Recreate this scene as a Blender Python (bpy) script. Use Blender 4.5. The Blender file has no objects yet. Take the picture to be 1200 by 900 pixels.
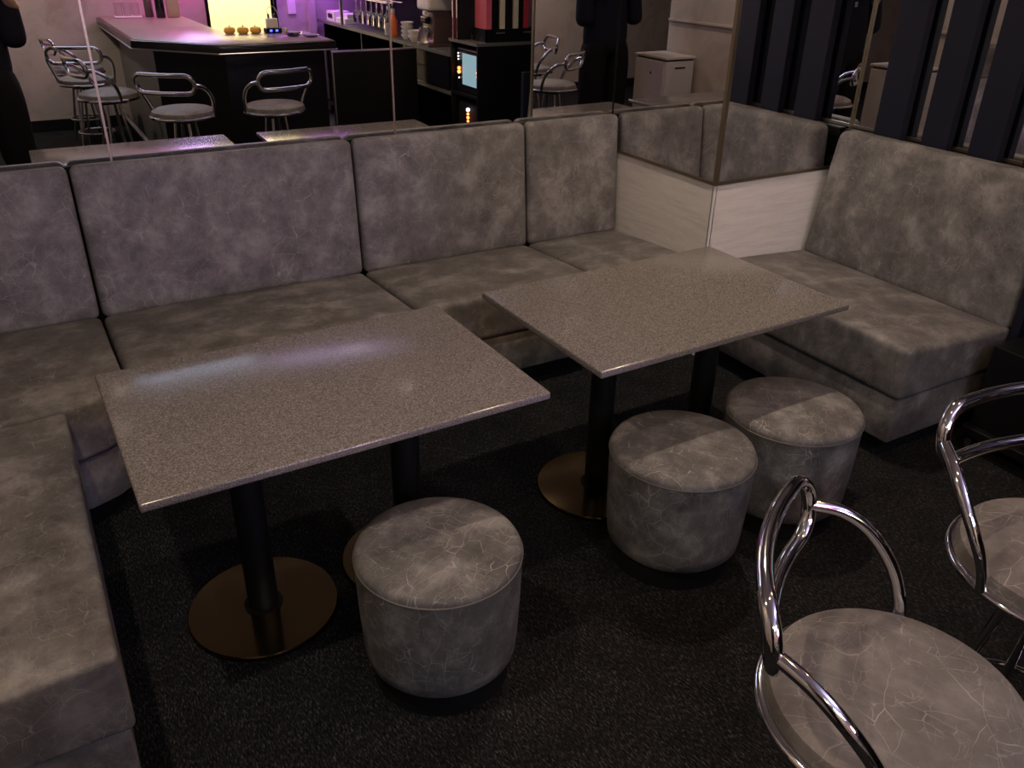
import bpy, bmesh, math, random
from mathutils import Vector, Matrix
C = bpy.context.scene.collection
S = bpy.context.scene
PI = math.pi
rnd = random.Random(7)

# ------------------------------------------------------------------ materials
def mat(name, color=(.5, .5, .5), rough=.5, metal=0., spec=.5, emit=None, estr=0., trans=0.):
    m = bpy.data.materials.new(name); m.use_nodes = True
    b = m.node_tree.nodes['Principled BSDF']
    b.inputs['Base Color'].default_value = (*color, 1)
    b.inputs['Roughness'].default_value = rough
    b.inputs['Metallic'].default_value = metal
    b.inputs['Specular IOR Level'].default_value = spec
    if emit:
        b.inputs['Emission Color'].default_value = (*emit, 1)
        b.inputs['Emission Strength'].default_value = estr
    if trans:
        b.inputs['Transmission Weight'].default_value = trans
    return m

class N:
    """small node helper"""
    def __init__(s, m):
        s.t = m.node_tree; s.b = s.t.nodes['Principled BSDF']
    def n(s, kind, **kw):
        x = s.t.nodes.new(kind)
        for k, v in kw.items(): setattr(x, k, v)
        return x
    def l(s, a, b): s.t.links.new(a, b)
    def ramp(s, fac, stops):
        r = s.n('ShaderNodeValToRGB'); e = r.color_ramp.elements
        while len(e) < len(stops): e.new(.5)
        for i, (p, c) in enumerate(stops):
            e[i].position = p; e[i].color = (*c, 1) if len(c) == 3 else c
        s.l(fac, r.inputs['Fac']); return r.outputs['Color']
    def noise(s, vec, scale, detail=4, rough=.55, dist=0.):
        x = s.n('ShaderNodeTexNoise'); x.inputs['Scale'].default_value = scale
        x.inputs['Detail'].default_value = detail; x.inputs['Roughness'].default_value = rough
        x.inputs['Distortion'].default_value = dist
        s.l(vec, x.inputs['Vector']); return x
    def mixc(s, fac, a, b, mode='MIX'):
        x = s.n('ShaderNodeMix', data_type='RGBA', blend_type=mode)
        if isinstance(fac, float): x.inputs['Factor'].default_value = fac
        else: s.l(fac, x.inputs['Factor'])
        for v, i in ((a, 6), (b, 7)):
            if isinstance(v, tuple): x.inputs[i].default_value = (*v, 1)
            else: s.l(v, x.inputs[i])
        return x.outputs[2]
    def math(s, op, a, b=0.):
        x = s.n('ShaderNodeMath', operation=op)
        for v, i in ((a, 0), (b, 1)):
            if isinstance(v, (int, float)): x.inputs[i].default_value = v
            else: s.l(v, x.inputs[i])
        return x.outputs[0]
    def coords(s, rand=True, scale=(1, 1, 1)):
        tc = s.n('ShaderNodeTexCoord'); mp = s.n('ShaderNodeMapping')
        mp.inputs['Scale'].default_value = scale
        s.l(tc.outputs['Object'], mp.inputs['Vector'])
        if rand:
            oi = s.n('ShaderNodeObjectInfo')
            mu = s.math('MULTIPLY', oi.outputs['Random'], 17.)
            cb = s.n('ShaderNodeCombineXYZ')
            for i in range(3): s.l(mu, cb.inputs[i])
            s.l(cb.outputs[0], mp.inputs['Location'])
        return mp.outputs[0]
    def bump(s, h, strength, dist=.002):
        x = s.n('ShaderNodeBump'); x.inputs['Strength'].default_value = strength
        x.inputs['Distance'].default_value = dist
        s.l(h, x.inputs['Height']); s.l(x.outputs[0], s.b.inputs['Normal'])

def leather(name, lo=(.052, .0495, .048), mid=(.108, .102, .0985), hi=(.225, .216, .208), scr=.55, cell=13, wk=1.):
    m = mat(name, rough=.6, spec=.22); k = N(m); v = k.coords()
    n1 = k.noise(v, 8.5, 7, .66, .2)
    col = k.ramp(n1.outputs['Fac'], [(.34, lo), (.5, mid), (.66, hi)])
    n2 = k.noise(v, 38, 4, .6, .3)
    col = k.mixc(.35, col, k.ramp(n2.outputs['Fac'], [(.3, tuple(c*.75 for c in mid)), (.7, tuple(c*1.3 for c in mid))]))
    # fine pale creases: thin, long, nearly straight, only in patches
    wv = k.noise(v, 5, 3, .5)
    tot = None
    for sc, st, rz, wd, op in ((cell, (1., 2.6, 1.3), .35, .006, 1.), (cell*1.5, (2.8, 1., 1.2), -.25, .007, .8), (cell*3.2, (1., 1.7, 1.), .9, .012, .45)):
        mp = k.n('ShaderNodeMapping'); mp.inputs['Rotation'].default_value = (rz*.6, rz*.4, rz); mp.inputs['Scale'].default_value = st
        mp.inputs['Location'].default_value = (sc*.37, sc*.21, sc*.13)
        k.l(v, mp.inputs['Vector'])
        wm = k.n('ShaderNodeVectorMath', operation='MULTIPLY_ADD')
        k.l(wv.outputs['Color'], wm.inputs[0]); wm.inputs[1].default_value = (.16, .16, .16); k.l(mp.outputs[0], wm.inputs[2])
        vo = k.n('ShaderNodeTexVoronoi', feature='DISTANCE_TO_EDGE'); vo.inputs['Scale'].default_value = sc
        k.l(wm.outputs[0], vo.inputs['Vector'])
        line = k.ramp(vo.outputs['Distance'], [(0., (op, op, op)), (wd*wk, (op*.5,)*3), (wd*2.4*wk, (0, 0, 0))])
        mk = k.noise(mp.outputs[0], sc*.55, 3, .6)
        msk = k.ramp(mk.outputs['Fac'], [(.46, (0, 0, 0)), (.60, (1, 1, 1))])
        pr = k.math('MULTIPLY', line, msk)
        tot = pr if tot is None else k.math('MAXIMUM', tot, pr)
    tot = k.math('MULTIPLY', tot, scr)
    col = k.mixc(tot, col, (.40, .385, .37))
    k.l(col, k.b.inputs['Base Color'])
    fine = k.noise(v, 230, 3, .6)
    h = k.math('ADD', k.math('MULTIPLY', fine.outputs['Fac'], .5), k.math('MULTIPLY', n2.outputs['Fac'], .8))
    k.bump(h, .25, .0012)
    rr = k.ramp(n1.outputs['Fac'], [(.3, (.52,)*3), (.7, (.66,)*3)])
    k.l(rr, k.b.inputs['Roughness'])
    return m

M = {}
M['leather'] = leather('grey_distressed_leather', scr=.45)
M['leather_pouf'] = leather('grey_cracked_leather', lo=(.042, .042, .043), mid=(.10, .098, .098), hi=(.235, .23, .226), scr=.8, cell=12, wk=1.0)
M['leather_stool'] = leather('grey_stool_leather', lo=(.078, .075, .072), mid=(.118, .113, .109), hi=(.19, .183, .177), scr=.75, cell=9, wk=.9)
M['piping'] = mat('piping_leather', (.10, .095, .092), .5)
M['black'] = mat('black_lacquer', (.004, .004, .005), .4, spec=.25)
M['black_matte'] = mat('black_matte', (.005, .005, .006), .8, spec=.2)
M['black_gloss'] = mat('black_gloss', (.006, .006, .008), .2)
M['base_metal'] = mat('dark_polished_base', (.22, .165, .085), .13, 1.)
M['post'] = mat('black_table_post', (.004, .004, .004), .5, spec=.3)
M['chrome'] = mat('chrome', (.82, .82, .84), .06, 1.)
M['brass'] = mat('champagne_trim', (.36, .31, .22), .32, 1.)
M['alu'] = mat('aluminium_edge', (.55, .54, .56), .3, 1.)
M['mirror'] = mat('mirror_glass', (.74, .73, .74), .0, 1.)
M['navy'] = mat('navy_slat_paint', (.007, .0078, .0155), .5, spec=.2)
M['white_plastic'] = mat('white_plastic', (.7, .69, .68), .4)
M['white_ceramic'] = mat('white_ceramic', (.72, .7, .67), .3)
M['cream'] = mat('cream_card', (.6, .57, .45), .6)
M['red_book'] = mat('red_binder', (.38, .03, .06), .45)
M['dark_red'] = mat('dark_red_binder', (.13, .012, .025), .45)
M['pink_book'] = mat('rose_binder', (.5, .09, .13), .5)
M['beige_book'] = mat('beige_binder', (.5, .45, .36), .6)
M['orange_fruit'] = mat('yellow_orange_skin', (.85, .50, .07), .5)
M['orange_plastic'] = mat('orange_plastic', (.8, .2, .06), .4)
M['tan'] = mat('tan_board', (.55, .38, .26), .6)
M['brown_machine'] = mat('brown_machine_plastic', (.09, .06, .065), .3)
M['skin'] = mat('skin', (.55, .36, .27), .5)
M['hair'] = mat('black_hair', (.012, .01, .009), .5)
M['shirt'] = mat('navy_cotton', (.008, .009, .018), .9, spec=.15)
M['trousers'] = mat('black_cotton', (.006, .006, .008), .9, spec=.15)
M['logo'] = mat('grey_print', (.18, .18, .2), .8)
M['steel_cabinet'] = mat('pale_grey_steel', (.46, .44, .44), .45)
M['dark_hole'] = mat('dark_slot', (.015, .014, .014), .7)
M['glass'] = mat('clear_glass', (.95, .95, .95), .02, trans=1.)
M['bar_side'] = mat('grey_green_laminate', (.085, .088, .08), .4)
M['screen'] = mat('lit_screen', (.02, .02, .02), .3, emit=(.32, .5, .56), estr=.9)
M['led_orange'] = mat('orange_indicator', (.1, .02, .0), .4, emit=(1., .2, .05), estr=6.)
M['led_white'] = mat('white_indicator', (.3, .3, .3), .4, emit=(1., .85, .8), estr=5.)
M['led_green'] = mat('green_indicator', (.0, .1, .03), .4, emit=(.05, .7, .35), estr=2.)
M['led_blue'] = mat('blue_indicator', (.0, .0, .2), .4, emit=(.05, .08, 1.), estr=6.)

def build_specials():
    # quartz table top: fine grain speckle
    m = M['quartz'] = mat('speckled_quartz', rough=.2, spec=.5); k = N(m); v = k.coords(False)
    n = k.noise(v, 300, 2, .8); n2 = k.noise(v, 140, 3, .6)
    col = k.ramp(n.outputs['Fac'], [(.36, (.055, .051, .047)), (.5, (.135, .124, .113)), (.60, (.22, .205, .186)), (.70, (.36, .335, .31))])
    col = k.mixc(.3, col, k.ramp(n2.outputs['Fac'], [(.35, (.07, .064, .06)), (.65, (.17, .157, .145))]))
    k.l(col, k.b.inputs['Base Color'])
    rr = k.ramp(n2.outputs['Fac'], [(.3, (.13,)*3), (.7, (.20,)*3)]); k.l(rr, k.b.inputs['Roughness'])
        # carpet
    m = M['carpet'] = mat('black_carpet', rough=.95, spec=.1); k = N(m); v = k.coords(False, (1, 1, 1))
    st = k.n('ShaderNodeMapping'); st.inputs['Rotation'].default_value = (0, 0, .9); st.inputs['Scale'].default_value = (240, 75, 60)
    k.l(v, st.inputs['Vector'])
    n = k.noise(st.outputs[0], 1., 3, .65, .4); n2 = k.noise(v, 9, 4, .6)
    a = k.ramp(n.outputs['Fac'], [(.40, (.004, .0045, .0055)), (.56, (.017, .018, .020)), (.70, (.080, .082, .087))])
    a = k.mixc(k.ramp(n2.outputs['Fac'], [(.35, (.0,)*3), (.65, (.75,)*3)]), a, k.mixc(.6, a, (.003, .003, .003)))
    k.l(a, k.b.inputs['Base Color']); k.bump(n.outputs['Fac'], .9, .006)
    # beige wood-stone panel with horizontal grain
    m = M['panel'] = mat('pale_grain_panel', rough=.5); k = N(m); v = k.coords(False, (3, 3, 34))
    n = k.noise(v, 1.6, 5, .6, .5); n2 = k.noise(v, 7, 4, .7)
    col = k.ramp(n.outputs['Fac'], [(.3, (.60, .575, .54)), (.5, (.70, .67, .635)), (.7, (.76, .735, .70))])
    col = k.mixc(.25, col, k.ramp(n2.outputs['Fac'], [(.35, (.32, .3, .27)), (.65, (.56, .53, .49))]))
    k.l(col, k.b.inputs['Base Color'])
    # plaster walls with scuffs
    m = M['plaster'] = mat('pale_wallpaper', rough=.85, spec=.2); k = N(m); v = k.coords(False)
    n = k.noise(v, 3.2, 5, .65, .8); n2 = k.noise(v, 90, 3, .6)
    col = k.ramp(n.outputs['Fac'], [(.32, (.33, .29, .25)), (.5, (.42, .385, .35)), (.7, (.45, .415, .38))])
    k.l(col, k.b.inputs['Base Color']); k.bump(n2.outputs['Fac'], .2, .002)
    # counter top laminate
    m = M['counter_top'] = mat('mauve_brown_laminate', rough=.33); k = N(m); v = k.coords(False, (1, 6, 6))
    n = k.noise(v, 6, 5, .6)
    k.l(k.ramp(n.outputs['Fac'], [(.3, (.17, .12, .11)), (.7, (.25, .185, .17))]), k.b.inputs['Base Color'])
    m = M['ceil'] = mat('pale_ceiling', (.5, .49, .49), .9)
    m = M['dark_wall'] = mat('dark_wall_paint', (.02, .019, .022), .7)
    m = M['lit_room'] = mat('pale_yellow_room', (.8, .76, .55), .8)
build_specials()

# ------------------------------------------------------------------ mesh helpers
def obj(name, bm, m, parent=None, smooth=False):
    me = bpy.data.meshes.new(name)
    bmesh.ops.recalc_face_normals(bm, faces=bm.faces)
    bm.to_mesh(me); bm.free()
    o = bpy.data.objects.new(name, me); C.objects.link(o)
    for x in (m if isinstance(m, list) else [m]): me.materials.append(x)
    if parent: o.parent = parent
    if smooth:
        for p in me.polygons: p.use_smooth = True
        if smooth != 'all':
            try: me.set_sharp_from_angle(angle=math.radians(40))
            except Exception: pass
    return o
def tag(o, label, cat, group=None, kind=None):
    o['label'] = label; o['category'] = cat
    if group: o['group'] = group
    if kind: o['kind'] = kind
    return o
def thing(name, label, cat, loc=(0, 0, 0), rz=0., group=None):
    o = bpy.data.objects.new(name, None); C.objects.link(o)
    o.empty_display_size = .1
    o.location = loc; o.rotation_euler = (0, 0, rz)
    return tag(o, label, cat, group)
def struct(name, bm, m, parent=None):
    o = obj(name, bm, m, parent)
    if not parent: o['kind'] = 'structure'
    return o
def dup(root, loc, rz=0., label=None):
    r = root.copy(); C.objects.link(r); r.location = loc; r.rotation_euler = (0, 0, rz)
    if label: r['label'] = label
    for ch in list(root.children):
        c = ch.copy(); C.objects.link(c); c.parent = r
        for g in list(ch.children):
            d = g.copy(); C.objects.link(d); d.parent = c
    return r
def NB(): return bmesh.new()
def box(bm, lo, hi, bev=0., seg=2):
    r = bmesh.ops.create_cube(bm, size=1.)
    vs = r['verts']
    for v in vs:
        v.co = Vector([lo[i] + (v.co[i] + .5) * (hi[i] - lo[i]) for i in range(3)])
    if bev:
        es = list({e for v in vs for e in v.link_edges})
        bmesh.ops.bevel(bm, geom=es, offset=bev, segments=seg, profile=.5, affect='EDGES')
    return bm
def BX(lo, hi, bev=0., seg=2): return box(NB(), lo, hi, bev, seg)
def rbox(lo, hi, r, n=10, deform=None, ns=3):
    """rounded box with dense faces; deform(x, y, z) -> Vector bends it"""
    bm = NB(); lo = Vector(lo); hi = Vector(hi)
    def ticks(a, b):
        t = [a + r * k / ns for k in range(ns)]
        t += [a + r + (b - a - 2*r) * k / n for k in range(n + 1)]
        t += [b - r + r * k / ns for k in range(1, ns + 1)]
        return t
    T = [ticks(lo[i], hi[i]) for i in range(3)]
    def put(p):
        q = Vector([min(max(p[i], lo[i] + r), hi[i] - r) for i in range(3)])
        d = p - q
        if d.length > 1e-9: p = q + d.normalized() * r
        if deform: p = deform(p)
        return bm.verts.new(p)
    for ax in range(3):
        u, w = (ax + 1) % 3, (ax + 2) % 3
        for side in (lo[ax], hi[ax]):
            g = []
            for a in T[u]:
                row = []
                for b in T[w]:
                    p = Vector((0, 0, 0)); p[ax] = side; p[u] = a; p[w] = b
                    row.append(put(p))
                g.append(row)
            for i in range(len(g) - 1):
                for j in range(len(g[0]) - 1):
                    bm.faces.new((g[i][j], g[i+1][j], g[i+1][j+1], g[i][j+1]))
    bmesh.ops.remove_doubles(bm, verts=bm.verts, dist=1e-5)
    return bm
def lathe(bm, prof, seg=40, c=(0, 0, 0), sx=1., sy=1.):
    rings = []
    for r, z in prof:
        if r < 1e-6: rings.append([bm.verts.new((c[0], c[1], c[2] + z))])
        else: rings.append([bm.verts.new((c[0] + sx*r*math.cos(2*PI*k/seg), c[1] + sy*r*math.sin(2*PI*k/seg), c[2] + z)) for k in range(seg)])
    for a, b in zip(rings, rings[1:]):
        if len(a) == 1 and len(b) == 1: continue
        for k in range(seg):
            q = (k + 1) % seg
            if len(a) == 1: bm.faces.new((a[0], b[k], b[q]))
            elif len(b) == 1: bm.faces.new((a[k], a[q], b[0]))
            else: bm.faces.new((a[k], a[q], b[q], b[k]))
    for rg, fl in ((rings[0], True), (rings[-1], False)):
        if len(rg) > 1: bm.faces.new(rg[::-1] if fl else rg)
    return bm
def LT(prof, seg=40, c=(0, 0, 0), sx=1., sy=1.): return lathe(NB(), prof, seg, c, sx, sy)
def tube(bm, pts, r, seg=12, closed=False):
    pts = [Vector(p) for p in pts]; n = len(pts); rings = []; up = None
    for i, p in enumerate(pts):
        if closed: t = (pts[(i+1) % n] - pts[i-1]).normalized()
        else: t = (pts[min(i+1, n-1)] - pts[max(i-1, 0)]).normalized()
        if up is None:
            up = Vector((0, 0, 1)) if abs(t.z) < .9 else Vector((1, 0, 0))
        a = (up - t * up.dot(t)).normalized(); up = a; b = t.cross(a)
        rr = r[i] if isinstance(r, (list, tuple)) else r
        rings.append([bm.verts.new(p + (a*math.cos(2*PI*k/seg) + b*math.sin(2*PI*k/seg)) * rr) for k in range(seg)])
    m = n if closed else n - 1
    for i in range(m):
        A, B = rings[i], rings[(i+1) % n]
        off = 0
        if closed and i == n - 1:
            off = min(range(seg), key=lambda s: (A[0].co - B[s].co).length)
        for k in range(seg):
            bm.faces.new((A[k], A[(k+1) % seg], B[(k+1+off) % seg], B[(k+off) % seg]))
    if not closed:
        bm.faces.new(rings[0][::-1]); bm.faces.new(rings[-1])
    return bm
def TB(pts, r, seg=12, closed=False): return tube(NB(), pts, r, seg, closed)
def spline(P, n=8, closed=False):
    P = [Vector(p) for p in P]; out = []; N_ = len(P)
    for i in range(N_ if closed else N_ - 1):
        g = (lambda j: P[j % N_]) if closed else (lambda j: P[min(max(j, 0), N_-1)])
        a, b, c, d = g(i-1), g(i), g(i+1), g(i+2)
        for k in range(n):
            t = k / n
            out.append(.5*((2*b) + (c-a)*t + (2*a-5*b+4*c-d)*t*t + (3*b-a-3*c+d)*t**3))
    if not closed: out.append(P[-1])
    return out
def prism(bm, poly, z0, z1, bev=0., seg=2):
    a = [bm.verts.new((x, y, z0)) for x, y in poly]; b = [bm.verts.new((x, y, z1)) for x, y in poly]
    n = len(poly); fs = [bm.faces.new(a[::-1]), bm.faces.new(b)]
    for i in range(n): fs.append(bm.faces.new((a[i], a[(i+1) % n], b[(i+1) % n], b[i])))
    if bev:
        es = list({e for v in a + b for e in v.link_edges})
        bmesh.ops.bevel(bm, geom=es, offset=bev, segments=seg, profile=.5, affect='EDGES')
    return bm
def PR(poly, z0, z1, bev=0., seg=2): return prism(NB(), poly, z0, z1, bev, seg)
def rotz(bm, a, c=(0, 0, 0)):
    bmesh.ops.rotate(bm, verts=bm.verts, cent=c, matrix=Matrix.Rotation(a, 3, 'Z')); return bm

# ------------------------------------------------------------------ layout constants (metres)
YW = 3.25          # mirror face on the back wall
XP, YP = 2.4265, 2.5235   # mirrored pillar: left face, front face
XW = 3.18          # mirror face behind the slats on the right
XL = -.785         # left wall
YF = -2.40         # wall behind the bar
ZC = 2.45
CAM = Vector((0, 0, 1.6433))

# ------------------------------------------------------------------ the setting
struct('floor', BX((-3.6, -3.6, -.05), (4.2, 3.6, 0)), M['carpet'])
struct('ceiling', BX((-3.6, -3.6, ZC), (4.2, 3.6, ZC + .05)), M['ceil'])
struct('wall_back', BX((-3.6, YW + .012, 0), (4.2, YW + .12, ZC)), M['dark_wall'])
struct('wall_left', BX((XL - .12, -.26, 0), (XL, YW + .012, ZC)), M['plaster'])
struct('wall_far_left', BX((-3.6, YF - .1, 0), (-3.5, YW, ZC)), M['plaster'])
struct('wall_right', BX((XW + .012, 1.44, 0), (XW + .12, YW + .012, ZC)), M['dark_wall'])
struct('wall_bar_side', BX((3.42, -3.6, 0), (3.52, 1.44, ZC)), M['dark_wall'])
# front wall (behind the camera) with an opening to a lit room
DX0, DX1, DZ = 1.86, 2.475, 2.05
b = NB()
box(b, (-3.5, YF - .1, 0), (DX0, YF, ZC)); box(b, (DX1, YF - .1, 0), (3.42, YF, ZC)); box(b, (DX0, YF - .1, DZ), (DX1, YF, ZC))
struct('wall_front', b, M['plaster'])
b = NB()
box(b, (DX0 - .3, YF - .9, 0), (DX1 + .3, YF - .85, ZC)); box(b, (DX0 - .3, YF - .85, 0), (DX0 - .25, YF - .1, ZC)); box(b, (DX1 + .25, YF - .85, 0), (DX1 + .3, YF - .1, ZC))
struct('wall_lit_room', b, M['lit_room'])
b = NB()
box(b, (DX0 - .03, YF - .1, 0), (DX0, YF + .012, DZ + .03)); box(b, (DX1, YF - .1, 0), (DX1 + .03, YF + .012, DZ + .03)); box(b, (DX0, YF - .1, DZ), (DX1, YF + .012, DZ + .03))
struct('trim_1', b, M['black'])
struct('baseboard_front', BX((-3.5, YF, 0), (.99, YF + .015, .10)), M['black_matte'])
struct('baseboard_left', BX((XL, -.26, 0), (XL + .015, .98, .09)), M['black_matte'])
b = NB(); box(b, (XL, -.26, .965), (XL + .018, 1.33, .99), .004)
struct('trim_2', b, M['plaster'])
struct('trim_3', BX((2.80, YF, 0), (2.87, YF + .06, ZC)), M['plaster'])

struct('trim_4', BX((XL, 3.238, 0), (XP, YW + .012, .925)), M['black_matte'])
# pillar in the corner: pale panels below, mirrors above
pil = struct('wall_pillar', BX((XP + .012, YP + .012, 0), (XW + .011, YW + .011, ZC)), M['panel'])
b = NB(); box(b, (XP, YP, .0), (XP + .012, YW, .764)); box(b, (XP, YP, 0), (XW, YP + .012, .764))
obj('panel', b, M['panel'], pil)
obj('corner_edge', BX((XP - .002, YP - .002, 0), (XP + .006, YP + .006, .764)), M['white_plastic'], pil)

def mirror(name_label, lo, hi, trims, group=None):
    o = obj('mirror_panel', BX(lo, hi), M['mirror']); tag(o, name_label, 'mirror', group)
    if trims:
        b = NB()
        for t in trims: box(b, *t)
        obj('edge_trim', b, M['brass'], o)
    return o
seams = [-.779, .283, 1.345, XP - .003]
ml = ['leftmost wall mirror panel above the sofa, reflecting the pale wall and the bar stools',
      'middle wall mirror panel above the widest sofa back, reflecting the bar counter',
      'right wall mirror panel above the sofa, reflecting the black cabinet with a screen']
for i in range(3):
    x0, x1 = seams[i] + .002, seams[i+1] - .002
    mirror(ml[i], (x0, YW, .925), (x1, YW + .01, ZC - .02),
           [((x1 - .004, YW - .002, .925), (x1 + .0035, YW, ZC - .02))] if i < 2 else None, 'mirror panels along the sofa wall')
mirror('mirror on the left face of the pillar, above the grey panel', (XP, YP + .012, .776), (XP + .01, YW - .003, ZC - .02),
       [((XP - .006, YP - .006, .764), (XP + .01, YW, .776)), ((XP - .005, YP - .005, .776), (XP + .012, YP + .012, ZC - .02))], 'mirrors on the pillar')
mirror('mirror on the front face of the pillar, beside the navy slats', (XP + .012, YP, .776), (XW - .003, YP + .01, ZC - .02),
       [((XP + .01, YP - .006, .764), (XW, YP + .01, .776)), ((XW - .008, YP - .006, .776), (XW, YP, ZC - .02))], 'mirrors on the pillar')
mirror('tall mirror behind the navy vertical slats on the right', (XW, 1.45, .80), (XW + .01, YP - .003, ZC - .02),
       [((XW - .006, 1.45, .935), (XW, YP, .947))], None)

# ------------------------------------------------------------------ navy slats
SX0, SX1 = 3.125, 3.165
sl = ['navy vertical slat closest to the pillar, above the right bench', 'second navy vertical slat from the pillar, above the right bench',
      'third navy vertical slat from the pillar, above the right bench', 'navy vertical slat at the right edge, fourth from the pillar']
slat_y = [(2.235, 2.365), (2.025, 2.14), (1.815, 1.935), (1.60, 1.72)]
for i, (a, c) in enumerate(slat_y):
    tag(obj('wall_slat', BX((SX0, a, .935), (SX1, c, ZC - .001), .003), M['navy']), sl[i], 'slat', 'navy slats in front of the right mirror')
tag(obj('slat_rail', BX((SX0, 1.5, .895), (SX1, YP - .012, .935), .003), M['black']), 'low black rail under the navy slats behind the right bench', 'rail')

# ------------------------------------------------------------------ banquette sofa
SEAT_F, SEAT_B = .447, .412
def seat_deform(ax, f, bk, sgn, lo, hi):
    """seat surface falls from the front edge to the back; crowned in the middle"""
    def d(p):
        q = p.copy()
        t = (p[ax] - f) / (bk - f)
        u = (p.z - .26) / (SEAT_F - .26)
        o = 1 - ax
        s = (p[o] - lo[o]) / (hi[o] - lo[o])
        cr = .012 * max(0., (1 - (2*s - 1)**4)) * math.sin(PI * min(max(t, 0), 1)) - .006 * (2*s - 1)**6
        q.z += max(0, u) * ((SEAT_B - SEAT_F) * t + cr)
        return q
    return d
GRP = 'grey banquette sofa sections'
def section_x(x0, x1, label, yf=2.60):
    t = thing('banquette_section', label, 'sofa', ((x0 + x1) / 2, 2.9, 0), 0, GRP)
    L = lambda p: (p[0] - (x0 + x1) / 2, p[1] - 2.9, p[2])
    def part(nm, bm, m, sm=True):
        bmesh.ops.translate(bm, verts=bm.verts, vec=(-(x0 + x1) / 2, -2.9, 0)); return obj(nm, bm, m, t, sm)
    g = .004
    lo, hi = (x0 + g, yf, .262), (x1 - g, 3.16, SEAT_F)
    part('seat_cushion', rbox(lo, hi, .022, 12, seat_deform(1, yf, 3.14, 1, lo, hi)), M['leather'])
    def bd(p):
        q = p.copy(); w = (3.225 - p.y) / .09
        s = (p.x - x0) / (x1 - x0); h = (p.z - .41) / .52
        q.y += w * .05 * h - w * .012 * (1 - (2*s - 1)**4) * math.sin(PI * min(max(h, 0), 1))
        return q
    part('backrest', rbox((x0 + g, 3.135, .40), (x1 - g, 3.232, .935), .026, 12, bd), M['leather'])
    part('base', BX((x0 + g, yf + .012, .09), (x1 - g, 3.23, .258), .008), M['leather'])
    part('plinth', BX((x0 + .002, yf + .07, 0), (x1 - .002, 3.22, .09)), M['black_matte'], False)
    return t
section_x(.136, 1.136, 'widest grey leather sofa section behind the left table')
section_x(1.136, 1.922, 'grey leather sofa section at the gap between the two tables')
section_x(1.922, 2.421, 'narrow grey leather sofa section beside the pale pillar')
# corner section, front edge cut at an angle
t = thing('banquette_section', 'grey leather corner sofa section at the far left', 'sofa', (-.3, 2.9, 0), 0, GRP)
def cpart(nm, bm, m, sm=True):
    bmesh.ops.translate(bm, verts=bm.verts, vec=(.3, -2.9, 0)); return obj(nm, bm, m, t, sm)
cp = [(-.64, 3.15), (.131, 3.15), (.131, 2.60), (.125, 2.50), (.05, 2.438), (-.03, 2.405), (-.64, 2.396)]
b = PR(cp, .262, SEAT_F, .02, 4)
bmesh.ops.triangulate(b, faces=[f for f in b.faces if len(f.verts) > 4])
for v in b.verts:
    if v.co.z > .4: v.co.z += (SEAT_B - SEAT_F) * min(max((v.co.y - 2.45) / .7, 0), 1)
cpart('seat_cushion', b, M['leather'])
def bdc(p):
    q = p.copy(); w = (3.225 - p.y) / .09; h = (p.z - .41) / .52
    s = (p.x + .64) / .77
    q.y += w * .05 * h - w * .012 * (1 - (2*s - 1)**4) * math.sin(PI * min(max(h, 0), 1)); return q
cpart('backrest', rbox((-.64, 3.135, .40), (.132, 3.232, .935), .026, 12, bdc), M['leather'])
cpart('side_backrest', rbox((-.77, 2.41, .40), (-.645, 3.232, .935), .026, 6), M['leather'])
cb = [(-.64, 3.15), (.131, 3.15), (.131, 2.61), (.12, 2.515), (.045, 2.452), (-.035, 2.418), (-.64, 2.41)]
cpart('base', PR(cb, .09, .258, .006), M['leather'])
cq = [(-.64, 3.15), (.131, 3.15), (.131, 2.67), (.08, 2.56), (.0, 2.50), (-.64, 2.49)]
cpart('plinth', PR(cq, 0, .09), M['black_matte'], False)
# left bench along the left wall
t = thing('banquette_section', 'grey leather bench in the lower left corner, its end facing the viewer', 'sofa', (-.35, 1.87, 0), 0, GRP)
def lpart(nm, bm, m, sm=True):
    bmesh.ops.translate(bm, verts=bm.verts, vec=(.35, -1.87, 0)); return obj(nm, bm, m, t, sm)
lo, hi = (-.64, 1.352, .25), (-.022, 2.392, SEAT_F)
def lsd(p):
    q = p.copy(); u = max(0, (p.z - .25) / (SEAT_F - .25)); tt = (-.022 - p.x) / .62; s = (p.y - 1.352) / 1.04
    q.z += u * (-.03 * tt + .012 * (1 - (2*s - 1)**4) * math.sin(PI * min(max(tt, 0), 1)))
    q.x += -.022 * (1 - s) - .02 * s
    return q
lpart('seat_cushion', rbox(lo, hi, .014, 14, lsd), M['leather'])
lpart('backrest', rbox((-.77, 1.352, .40), (-.645, 2.40, .935), .026, 8), M['leather'])
lpart('base', BX((-.76, 1.364, .09), (-.058, 2.39, .246), .008), M['leather'])
lpart('plinth', BX((-.75, 1.42, 0), (-.09, 2.39, .09)), M['black_matte'], False)
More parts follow.
